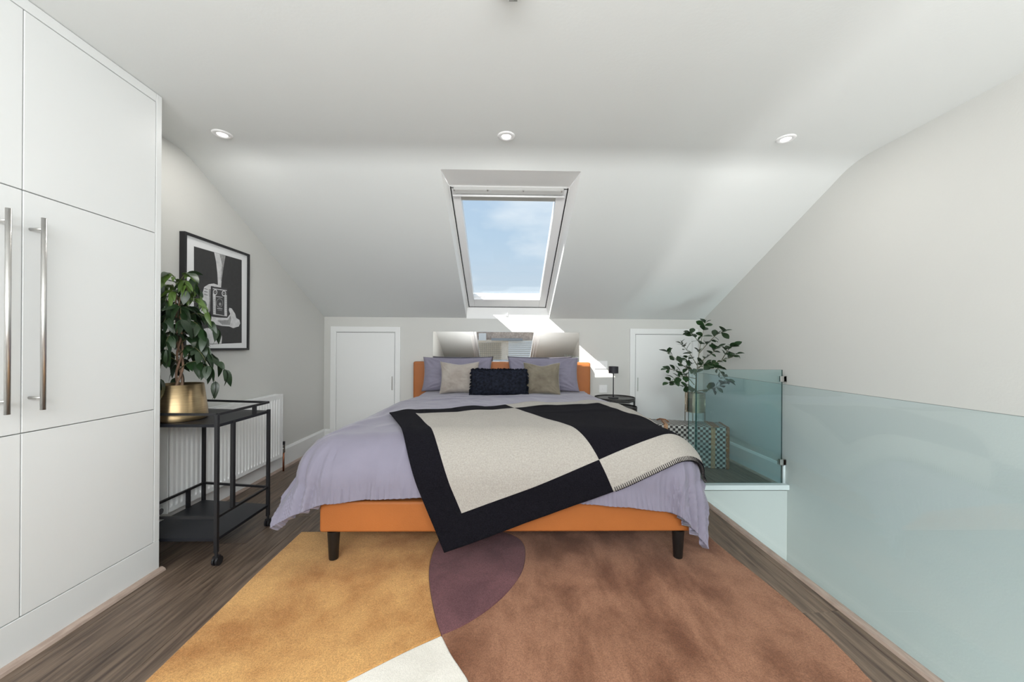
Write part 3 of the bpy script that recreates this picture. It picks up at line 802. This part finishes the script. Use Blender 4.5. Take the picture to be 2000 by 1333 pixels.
def duvet_disp(s, t):
    ds = max(abs(s) - HX, 0); df = max(YF - t, 0); d = math.hypot(ds, df)
    arc = s if df > ds else t
    if ds > 0 and df > 0: arc = math.atan2(ds, df) * .5 + (s if s > 0 else -s)
    nn = noise.noise(Vector((arc * 3, d * 1.5, 2))) * 2.5
    amp = .5 + .9 * noise.noise(Vector((arc * 4, 1, 1)))
    if ds > 0 and df > 0: amp *= 1 - .75 * sm(0, .25, min(ds, df))
    g = sm(.05, .40, d); g2 = sm(.24, .40, d); g3 = sm(.33, .41, d)
    h = g * .010 * math.sin(arc * 2 * PI / .31 + nn * 2) + g * .005 * amp * math.sin(arc * 2 * PI / .11 + nn * 3)
    f = math.sin(arc * 2 * PI / .047 + nn * 5); h += g2 * .0075 * amp * (1 - 2 * abs(f)) + g3 * .0018 * math.sin(arc * 2 * PI / .026 + nn * 3)
    for (a, b, w, hh) in (((-.47, 2.35), (-.56, 1.75), .022, .014), ((-.40, 2.2), (-.47, 1.8), .018, -.010), ((-.72, 2.9), (-.95, 2.2), .05, .012),
                          ((1.0, 2.15), (.72, 1.75), .02, .016), ((.93, 2.1), (.66, 1.78), .016, -.012), ((.55, 2.0), (.75, 1.72), .03, .009), ((-.9, 2.25), (-1.2, 1.95), .03, .012),
                          ((-.95, 3.3), (-.2, 3.45), .05, .010), ((-.7, 3.6), (.6, 3.5), .04, .007), ((-.9, 3.0), (-.85, 2.4), .03, -.008), ((-1.0, 2.6), (-1.1, 2.0), .025, -.010)):
        h += ridge(s, t, a, b, w, hh)
    w = noise.noise(Vector((s * 9 + 2 * noise.noise(Vector((s * 3, t * 3, 0))), t * 4, 5)))
    h += .0022 * (1 - abs(w) * 3)
    return h * (1 - .92 * under(s, t))
def normals(P):
    A = np.array(P); gu = np.gradient(A, axis=0); gv = np.gradient(A, axis=1)
    n = np.cross(gu, gv); n /= np.linalg.norm(n, axis=2, keepdims=True) + 1e-9
    return A, n
def cloth(us, vs, disp, off):
    P = [[D(u, v, off) for v in vs] for u in us]
    A, n = normals(P)
    c = A[len(us) // 2][len(vs) // 2]; sgn = 1 if n[len(us) // 2][len(vs) // 2][2] > 0 else -1
    d = np.array([[disp(u, v) for v in vs] for u in us])[..., None]
    return A + n * sgn * d
NS, NT = 310, 200
def hem_s(t, sgn):                 # side hem, slightly uneven
    base = 1.335 if sgn < 0 else 1.225
    return sgn * (base + .012 * math.sin(t * 9 + sgn))
rows = []
P = []
for i in range(NS):
    u = -1 + 2 * i / (NS - 1); row = []
    for j in range(NT):
        v = j / (NT - 1)
        tf = 1.672 - .02 * math.sin(u * 4) + (.03 if abs(u) < .6 else 0) * (1 - abs(u) / .6)
        if u > .5: tf -= .11 * (u - .5) * 2
        if u < -.5: tf -= .02 * (-u - .5) * 2
        t = tf + (4.07 - tf) * (v ** 1.12)
        s = u * abs(hem_s(t, -1 if u < 0 else 1))
        row.append((s, t))
    P.append(row)
A0 = [[D(s, t) for s, t in r] for r in P]
A, n = normals(A0)
sgn = 1 if n[NS // 2][NT - 5][2] > 0 else -1
dd = np.array([[duvet_disp(s, t) + lump(s, t) for s, t in r] for r in P])[..., None]
A = A + n * sgn * dd
du = obj('duvet', grid(A.tolist()), M['duvet'], smooth=True)
tag(du, 'lilac cotton duvet spread over the bed with puckered hem', 'duvet')
if du.data.polygons[len(du.data.polygons) // 2].normal.z < 0: du.data.flip_normals()
m_ = du.modifiers.new('s', 'SOLIDIFY'); m_.thickness = .042; m_.offset = -1; m_.use_rim = True
m_ = du.modifiers.new('b', 'BEVEL'); m_.width = .016; m_.segments = 3; m_.limit_method = 'ANGLE'; m_.angle_limit = .9

# blanket: two squares, each a field in a border of the other colour
NA, NB = 200, 140
LA, LB = 1.772, 1.235
bd_ = .150
P = [[BC(i / (NA - 1), j / (NB - 1)) for j in range(NB)] for i in range(NA)]
A0 = [[D(p[0], p[1], .019) for p in r] for r in P]
A, n = normals(A0); sgn = 1 if n[NA // 2][NB // 2][2] > 0 else -1
def bdisp(p, a, b):
    e = min(a, 1 - a, b, 1 - b)
    h = lump(p[0], p[1]) + .002 * noise.noise(Vector((p[0] * 7, p[1] * 7, 1)))
    h += .005 * max(0, noise.noise(Vector((a * 9, b * 9, 7)))) * sm(.12, 0, e)
    h += .012 * sm(.72, 1, b) * max(0, math.sin(a * 21 + 1.0)) * sm(.0, .08, a)
    h += .010 * sm(.85, 1, a) * max(0, math.sin(b * 17))
    h += .007 * ridge(p[0], p[1], (.2, 2.55), (.9, 2.75), .04, 1) + .007 * ridge(p[0], p[1], (.15, 2.75), (.8, 2.95), .03, 1)
    if p[1] < 1.75: h += .006 * math.sin(a * 14) * sm(1.75, 1.5, p[1])
    return h
dd = np.array([[bdisp(P[i][j], i / (NA - 1), j / (NB - 1)) for j in range(NB)] for i in range(NA)])[..., None]
A = A + n * sgn * dd
vs, fs = grid(A.tolist())
bl = obj('wool_blanket', (vs, fs), [M['wool_b'], M['wool_w']], smooth=True)
tag(bl, 'black and beige colour-block wool blanket laid askew across the duvet', 'blanket')
for k, p in enumerate(bl.data.polygons):
    i, j = divmod(k, NB - 1); a = (i + .5) / (NA - 1) * LA; b = (j + .5) / (NB - 1) * LB
    left = a < LA / 2
    field = bd_ < b < LB - bd_ and (bd_ < a if left else a < LA - bd_)
    p.material_index = (1 if field else 0) if left else (0 if field else 1)
if bl.data.polygons[len(bl.data.polygons) // 2].normal.z < 0: bl.data.flip_normals()
m_ = bl.modifiers.new('s', 'SOLIDIFY'); m_.thickness = .008; m_.offset = 1
# whip stitch along the near beige edge
st = BM()
An = np.array(A)
for k in range(66):
    a = .505 + .49 * k / 65
    i = a * (NA - 1); i0 = int(i); fr_ = i - i0
    p = An[i0][0] * (1 - fr_) + An[min(i0 + 1, NA - 1)][0] * fr_
    q = An[i0][3] * (1 - fr_) + An[min(i0 + 1, NA - 1)][3] * fr_
    p, q = Vector(p), Vector(q); d = (q - p).normalized()
    nn = Vector(n[i0][1]) * sgn
    tube(st, [p - nn * .001 - d * .003, p + nn * .0095 - d * .002, p + nn * .0105 + d * .020], .0018, 4)
    if k:
        tube(st, [prev, p + nn * .006 - d * .002], .0014, 4)
    prev = p + nn * .006 - d * .002
s_ = obj('edge_stitching', st, M['wool_b'], bl); s_['kind'] = 'stuff'; s_['label'] = 'black whip stitch along the beige hem'

# ------------------------------------------------------------------ pillows and cushions
def pillow(name, label, cat, w, h, T, loc, lean, rz, m, group=None, pinch=.07, seed=0, ears=.0, n=56, wr=.006, sag=.0, corner=1.0, vs_=0):
    verts = []; faces = []
    for side in (1, -1):
        base = len(verts)
        for i in range(n + 1):
            for j in range(n + 1):
                u = -1 + 2 * i / n; v = -1 + 2 * j / n
                x = w / 2 * u * (1 - pinch * (1 - v * v)); z = h / 2 * v * (1 - pinch * 1.2 * (1 - u * u))
                if v > 0: z -= sag * math.exp(-(u / .45) ** 2) * v
                e = (1 - u ** 4) * (1 - v ** 4)
                th = T / 2 * max(0, (1 - u * u) * (1 - v * v)) ** .38 * (1 - .18 * v)
                nz_ = noise.noise(Vector((u * 2.2 + seed, v * 2.2, side * 3)))
                # tension wrinkles running from the corners
                ang = math.atan2(abs(v) - 1.0, abs(u) - 1.0)
                rad = math.hypot(abs(v) - 1, abs(u) - 1)
                wk = math.sin(ang * 16 + seed + 3 * nz_) * math.exp(-((rad - .35) / .28) ** 2)
                th += e * (wr * wk * 1.0 + wr * 2.2 * nz_ + wr * .6 * noise.noise(Vector((u * 7, v * 7 + seed, 1))))
                th = max(th, .0015) if e > 0 else .0
                verts.append((x, -side * th, z + h / 2))
        for i in range(n):
            for j in range(n):
                a = base + i * (n + 1) + j; f = (a, a + n + 1, a + n + 2, a + 1)
                faces.append(f if side == 1 else f[::-1])
    o = obj(name, (verts, faces), m, smooth=True)
    bm = bmesh.new(); bm.from_mesh(o.data); bmesh.ops.remove_doubles(bm, verts=bm.verts, dist=.0002); bmesh.ops.recalc_face_normals(bm, faces=bm.faces); bm.to_mesh(o.data); bm.free()
    o.location = loc; o.rotation_euler = (-lean, 0, rz)
    tag(o, label, cat, group)
    return o
ZB = .655
pillow('pillow', 'large lilac pillow behind the pale beige cushion', 'pillow', .745, .372, .17, (-.50, 3.98, ZB - .015), math.radians(14), .02, M['duvet'], 'lilac pillows against the headboard', seed=1, wr=.013, pinch=.06)
pillow('pillow', 'large lilac pillow behind the taupe velvet cushion', 'pillow', .765, .375, .17, (.415, 3.98, ZB - .015), math.radians(14), -.02, M['duvet'], 'lilac pillows against the headboard', seed=7, wr=.016, pinch=.06)
pillow('cushion', 'pale beige square cushion left of the dark ruffled one', 'cushion', .40, .335, .15, (-.455, 3.79, ZB - .022), math.radians(12), .03, M['beige'], 'scatter cushions', pinch=.10, seed=3, sag=.012)
pillow('cushion', 'taupe velvet square cushion right of the dark ruffled one', 'cushion', .375, .335, .15, (.375, 3.74, ZB - .022), math.radians(14), -.04, M['taupe'], 'scatter cushions', pinch=.08, seed=5, sag=.022)
rc = pillow('cushion', 'oblong ink-black cushion covered in shaggy ruffles', 'cushion', .56, .265, .15, (-.052, 3.665, ZB - .022), math.radians(10), 0, M['navy'], 'scatter cushions', pinch=.03, seed=9)
random.seed(5)
rf = BM()
me = rc.data
fr_faces = [p for p in me.polygons if p.normal.y < .2]
for k in range(2300):
    p = random.choice(fr_faces); c = p.center + Vector((random.uniform(-.004, .004), 0, random.uniform(-.003, .003))); nn = p.normal
    if k < 260:   # crest along the top seam and the ends
        u = random.uniform(-1, 1); c = Vector((.265 * u, random.uniform(-.02, .02), .25)); nn = Vector((0, -.2, 1))
    elif k < 360:
        s = random.choice((-1, 1)); c = Vector((.262 * s, random.uniform(-.01, .01), random.uniform(.02, .25))); nn = Vector((s, -.3, 0))
    dn = Vector((random.uniform(-.5, .5), -.2, random.uniform(-1, .4))); 
    a = (nn + dn * .7).normalized(); side = a.cross(Vector((random.uniform(-1, 1), random.uniform(-1, 1), random.uniform(-1, 1)))).normalized() * random.uniform(.005, .010)
    l = random.uniform(.015, .034); tip = a * l; curl = Vector((0, 0, -1)) * l * random.uniform(.2, .8)
    v = [rf.verts.new(q) for q in (c - side, c + side, c + side * 1.2 + tip * .6, c - side * 1.2 + tip * .6, c + side * .8 + tip + curl * .6, c - side * .8 + tip + curl * .6)]
    rf.faces.new((v[0], v[1], v[2], v[3])); rf.faces.new((v[3], v[2], v[4], v[5]))
r_o = obj('ruffles', rf, M['navy'], rc); r_o['kind'] = 'stuff'
# stitched edge on the taupe cushion is left to its seam

# ------------------------------------------------------------------ mirror
mr = thing('wall_mirror', 'long frameless mirror on the wall above the headboard', 'mirror', (.02, YB, .9))
child('mirror_glass', bx((-.806, YB - .008, .80), (.843, YB - .001, 1.283)), M['mirror'], mr, bevel=.0015)
child('mirror_backing', bx((-.800, YB - .001, .806), (.837, YB, 1.277)), M['trim'], mr)

# ------------------------------------------------------------------ nest of tables and lamp
def side_table(label, x, y, z, r, angs):
    t = thing('side_table', label, 'table', (x, y, 0), group='round nesting side tables')
    obj('tray_top', lathe(BM(), [(0, z - .018), (r - .004, z - .018), (r, z - .014), (r, z + .002), (r - .006, z + .002), (r - .006, z - .008), (0, z - .008)], 56), M['tray'], t, bevel=0)
    for a in angs:
        a = math.radians(a); rr = r - .009; c = (rr * math.cos(a), rr * math.sin(a))
        obj('leg', bx((c[0] - .007, c[1] - .007, 0), (c[0] + .007, c[1] + .007, z - .016)), M['blackm'], t)
    b = BM(); rr = r - .009
    pts = [(rr * math.cos(k * PI / 16), rr * math.sin(k * PI / 16), z - .028) for k in range(33)]
    tube(b, pts, .006, 6, False); obj('frame_ring', b, M['blackm'], t)
    return t
side_table('taller round dark metal side table carrying the lamp', 1.172, 3.975, .588, .210, (-8, 206, 95))
side_table('lower round dark metal side table tucked under the taller one', 1.197, 3.87, .508, .170, (-12, 10, 200, 100))
lp = thing('table_lamp', 'small charcoal table lamp with drum shade on the side table', 'lamp', (1.150, 3.95, .582))
obj('base', lathe(BM(), [(0, 0), (.052, 0), (.054, .003), (.052, .007), (.008, .010), (0, .010)], 40), M['shade'], lp, smooth=False)
obj('stem', tube(BM(), [(0, 0, .008), (0, 0, .27)], .0055, 12), M['shade'], lp, smooth=True)
sh = obj('lamp_shade', lathe(BM(), [(.050, .262), (.050, .333), (.0, .334), (0, .330), (.047, .329), (.047, .262), (.050, .262)], 40), M['shade'], lp)

# ------------------------------------------------------------------ vintage case
ang = math.atan2(-.16, .60)
cl, cd, chh = .655, .27, .388
cs = thing('suitcase', 'old checked suitcase with leather corners and strap bands on the landing', 'suitcase', (1.77, 3.625, 0), ang)
def cb(name, lo, hi, m, b=.004):
    return obj(name, bx(lo, hi), M[m], cs, bevel=b)
hl, hd = cl / 2, cd / 2
cb('body', (-hl, -hd, 0), (hl, hd, chh), 'check', .018)
for s in (-1, 1):
    cb('strap_band', (s * .205 - .019, -hd - .003, .002), (s * .205 + .019, hd + .003, chh + .004), 'strap', .004)
    cb('edge_trim', (s * hl - .017, -hd - .003, .0), (s * hl + .017, hd + .003, chh + .003), 'leather', .012)
    o = cb('end_handle', (s * (hl + .018) - .006, -.06, .24), (s * (hl + .018) + .006, .06, .27), 'leather', .005)
    obj('belt', bx((s * .205 - .012, -hd - .03, chh + .002), (s * .205 + .03 * s + .012, hd * .4, chh + .012)), M['leather'], cs, bevel=.004)
bm = BM()
tube(bm, [(-hl * .50, -hd * .2, chh + .004), (-hl * .58, 0, chh + .022), (-hl * .72, hd * .2, chh + .022), (-hl * .8, hd * .4, chh + .006)], .006, 8)
obj('carry_handle', bm, M['leather'], cs, smooth=True)
for s in (-1, 1):
    for z in (.10, .20, .30):
        obj('stud', lathe(BM(), [(0, .004), (.005, .003), (.006, 0)], 10), M['brass'], cs).matrix_local = Matrix.Translation((s * (hl - .006), -hd - .003, z)) @ Matrix.Rotation(PI / 2, 4, 'X')

# ------------------------------------------------------------------ second plant on a stand
pp = Vector((1.872, 3.66, chh + .004))
p2 = thing('potted_shrub', 'leafy shrub in a brass cylinder pot on a thin-legged stand on the suitcase', 'plant', pp)
PR = .083
obj('pot', lathe(BM(), [(0, .10), (PR - .004, .10), (PR, .104), (PR, .285), (PR - .005, .285), (PR - .005, .12), (0, .12)], 48), M['brass2'], p2, smooth=False)
obj('soil', lathe(BM(), [(0, .272), (PR - .005, .27)], 24), M['soil'], p2)
for k in range(4):
    a = PI / 4 + k * PI / 2 + .12; c = ((PR + .006) * math.cos(a), (PR + .006) * math.sin(a))
    obj('stand_leg', tube(BM(), [(c[0], c[1], 0), (c[0], c[1], .295)], .004, 8), M['brass2'], p2, smooth=True)
b = BM(); tube(b, [((PR + .005) * math.cos(k * PI / 16), (PR + .005) * math.sin(k * PI / 16), .10) for k in range(33)], .003, 6, False)
tube(b, [((PR + .005) * math.cos(k * PI / 16), (PR + .005) * math.sin(k * PI / 16), .24) for k in range(33)], .003, 6, False)
obj('stand_ring', b, M['brass2'], p2)
random.seed(21)
tw = BM()
# branches: polylines measured on the photo, with a depth for each end
BR = [([(1357, 768), (1362, 715), (1367, 680), (1373, 650), (1377, 632)], 3.66, 3.66, 2),
      ([(1360, 735), (1335, 715), (1318, 700), (1303, 688)], 3.66, 3.58, 3),
      ([(1362, 715), (1350, 695), (1338, 680), (1330, 672)], 3.66, 3.70, 2),
      ([(1358, 740), (1338, 735), (1320, 738), (1306, 748)], 3.66, 3.52, 3),
      ([(1356, 752), (1335, 728), (1312, 722), (1302, 722)], 3.66, 3.62, 3),
      ([(1368, 672), (1358, 660), (1350, 652)], 3.66, 3.72, 2),
      ([(1366, 690), (1385, 668), (1398, 655), (1412, 648)], 3.66, 3.52, 2),
      ([(1362, 718), (1385, 713), (1405, 706), (1430, 698), (1438, 692)], 3.66, 3.32, 3),
      ([(1362, 712), (1380, 698), (1392, 690), (1400, 680)], 3.66, 3.54, 3),
      ([(1358, 765), (1380, 762), (1395, 758), (1410, 752)], 3.66, 3.50, 3),
      ([(1395, 712), (1404, 722), (1415, 738), (1420, 745)], 3.5, 3.36, 3),
      ([(1358, 760), (1345, 757), (1338, 755)], 3.66, 3.6, 2),
      ([(1360, 730), (1350, 722), (1345, 712), (1340, 700)], 3.66, 3.48, 3),
      ([(1362, 722), (1372, 712), (1380, 712), (1392, 716)], 3.66, 3.46, 3),
      ([(1410, 703), (1418, 690), (1425, 680), (1430, 678)], 3.50, 3.38, 2)]
for pts, Ya, Yb2, dens in BR:
    W_ = []
    for i, q in enumerate(pts):
        yy = Ya + (Yb2 - Ya) * i / (len(pts) - 1); W_.append(at(q[0], q[1], yy))
    # subdivide
    fine = []
    for a, b_ in zip(W_, W_[1:]):
        for k in range(4): fine.append(a.lerp(b_, k / 4))
    fine.append(W_[-1])
    tube(tw, [p - pp for p in fine], [.0036 - .0022 * i / len(fine) for i in range(len(fine))], 6)
    nL = len(fine)
    step = 2
    for i in range(3 if len(pts) > 3 else 2, nL, step):
        d = (fine[i] - fine[i - 1]).normalized()
        for s in (-1, 1):
            side = d.cross(Vector((random.uniform(-.6, .6), random.uniform(-1, .2), random.uniform(.2, 1)))).normalized() * s
            dd = d * random.uniform(.2, .9) + side + Vector((0, random.uniform(-.3, .2), random.uniform(-.1, .35)))
            put_leaf(random.choice(LC), p2, fine[i], dd, random.uniform(-.9, .9), random.uniform(.85, 1.25))
    d = (fine[-1] - fine[-2]).normalized()
    for s in (-1, 1):
        side = Vector((s, random.uniform(-.4, .2), random.uniform(.1, .4)))
        put_leaf(random.choice(LC), p2, fine[-1], d * .7 + side * .8, random.uniform(-.6, .6), random.uniform(.9, 1.2))
    if random.random() < .5: put_leaf(random.choice(LC), p2, fine[-1], d, random.uniform(-.6, .6), .7)
obj('twigs', tw, M['twig'], p2, smooth=True)

# ------------------------------------------------------------------ glass balustrade
def glass_panel(label, lo, hi, m):
    t = thing('glass_panel', label, 'balustrade', ((lo[0] + hi[0]) / 2, (lo[1] + hi[1]) / 2, lo[2]), group='glass balustrade panels')
    child('pane', bx(lo, hi), M[m], t)
    e = .0006
    bm = BM()
    (x0, y0, z0), (x1, y1, z1) = lo, hi
    if x1 - x0 < y1 - y0:
        box(bm, (x0, y0, z1), (x1, y1, z1 + e)); box(bm, (x0, y1, z0), (x1, y1 + e, z1))
    else:
        box(bm, (x0, y0, z1), (x1, y1, z1 + e)); box(bm, (x0 - e, y0, z0), (x0, y1, z1)); box(bm, (x1, y0, z0), (x1 + e, y1, z1))
    child('polished_edge', bm, M['gedge'], t)
    return t
glass_panel('long tinted glass balustrade panel running beside the floor edge', (1.494, -.9, -.25), (1.506, 2.914, .926), 'glassA')
gb = glass_panel('short tinted glass balustrade panel across the landing in front of the suitcase', (1.478, 2.984, .033), (2.236, 2.994, .945), 'glassB')
for z in (.849, .180):
    cl_ = BM(); box(cl_, (2.214, 2.972, z), (2.262, 2.983, z + .046)); box(cl_, (2.214, 2.995, z), (2.262, 3.006, z + .046)); box(cl_, (2.238, 2.972, z), (2.266, 3.006, z + .046))
    child('wall_clamp', cl_, M['steel'], gb, bevel=.002)

# ------------------------------------------------------------------ rug
rg = thing('rug', 'thick pile rug with mustard, plum, rust and cream shapes under the bed', 'rug', (0, 1.4, 0))
J = (-.232, 1.436)
plL = [(-.345, 2.24), (-.372, 2.10), (-.374, 1.957), (-.358, 1.825), (-.319, 1.674), (-.272, 1.531)]
plR = [(-.164, 1.477), (-.088, 1.544), (-.01, 1.637), (.053, 1.742), (.099, 1.863), (.119, 2.027), (.101, 2.134), (.05, 2.2), (-.02, 2.24)]
crL = [(-.337, 1.369), (-.426, 1.305), (-.519, 1.237), (-.66, 1.14), (-.85, 1.04), (-1.165, .93)]
crR = [(-.186, 1.352), (-.142, 1.287), (-.108, 1.232), (-.06, 1.11), (-.02, .95), (.02, .5)]
redge = [(1.215, .5), (1.218, 1.0), (1.222, 1.217), (1.234, 1.3), (1.245, 1.45), (1.243, 1.60), (1.232, 1.75), (1.212, 1.95), (1.20, 2.1), (1.195, 2.24)]
def smoothline(pts, k=4):
    out = []
    for i in range(len(pts) - 1):
        p0 = Vector(pts[max(i - 1, 0)]); p1 = Vector(pts[i]); p2_ = Vector(pts[i + 1]); p3 = Vector(pts[min(i + 2, len(pts) - 1)])
        for s in range(k):
            t = s / k
            out.append(tuple(.5 * ((2 * p1) + (-p0 + p2_) * t + (2 * p0 - 5 * p1 + 4 * p2_ - p3) * t * t + (-p0 + 3 * p1 - 3 * p2_ + p3) * t ** 3)))
    out.append(tuple(pts[-1])); return out
sL = smoothline(plL + [J]); sR = smoothline([J] + plR); cL = smoothline([J] + crL); cR = smoothline([J] + crR); rE = smoothline(redge)
ledge = smoothline([(-1.165, .93), (-1.166, 1.25), (-1.172, 1.45), (-1.176, 1.6), (-1.186, 1.83), (-1.189, 2.1), (-1.19, 2.24)])
def pile(name, pts, m):
    bm = BM(); vs = [bm.verts.new((p[0], p[1], .0)) for p in pts]
    f = bm.faces.new(vs); r = bmesh.ops.extrude_face_region(bm, geom=[f])
    for v in r['geom']:
        if isinstance(v, bmesh.types.BMVert): v.co.z = .021
    return child(name, bm, M[m], rg, bevel=.007, segs=3)
pile('mustard_pile', ledge + sL[:-1] + cL[:-1], 'mustard')
pile('plum_pile', sL[:-1] + sR[:-1] + [sR[-1]], 'plum')
pile('rust_pile', sR[:-1] + [sR[-1]] + rE[::-1] + cR[::-1][:-1], 'rust')
pile('cream_pile', cL[:-1] + [cL[-1], (-1.165, .5)] + cR[::-1][:-1], 'cream')

# ------------------------------------------------------------------ neighbouring house seen in the mirror
nh = thing('neighbouring_house', 'pale brick house opposite, seen only in the mirror', 'house', (0, -17, -6))
child('wall', bx((-7, -20, -6), (7, -17, 1.55)), mat('pale_render', (.88, .78, .66), .9, noise_amt=.1, noise_scale=6), nh)
child('upper_wall', bx((-7, -20, 1.55), (7, -17.4, 2.6)), mat('pale_brick', (.62, .50, .42), .9, noise_amt=.25, noise_scale=9), nh)
child('roof', prism(BM(), [(-17.2, 2.6), (-20.2, 2.6), (-18.5, 3.6)], 'x', -7.1, 7.1), mat('slate', (.30, .31, .33), .8), nh)
lat = BM()
for k in range(12): box(lat, (-1.75 + k * .13, -16.95, .1), (-1.72 + k * .13, -16.92, 1.35))
for k in range(9): box(lat, (-1.75, -16.96, .2 + k * .14), (-.2, -16.93, .225 + k * .14))
child('lattice', lat, mat('lattice_brown', (.45, .40, .32), .8), nh)
sd = BM()
for k in range(10): box(sd, (.25, -16.98, .1 + k * .14), (1.9, -16.93, .215 + k * .14))
child('boarding', sd, M['rev'], nh)
child('white_window', bx((-1.75, -17.1, 1.5), (-1.25, -16.9, 2.0)), M['upvc'], nh)
child('parapet', bx((-.9, -16.9, 1.5), (1.2, -16.7, 1.66)), mat('lead', (.36, .38, .40), .6), nh)
gd = struct('ground', bx((-40, -60, -7), (40, 60, -6.2)), mat('gardens', (.24, .225, .20), .9))
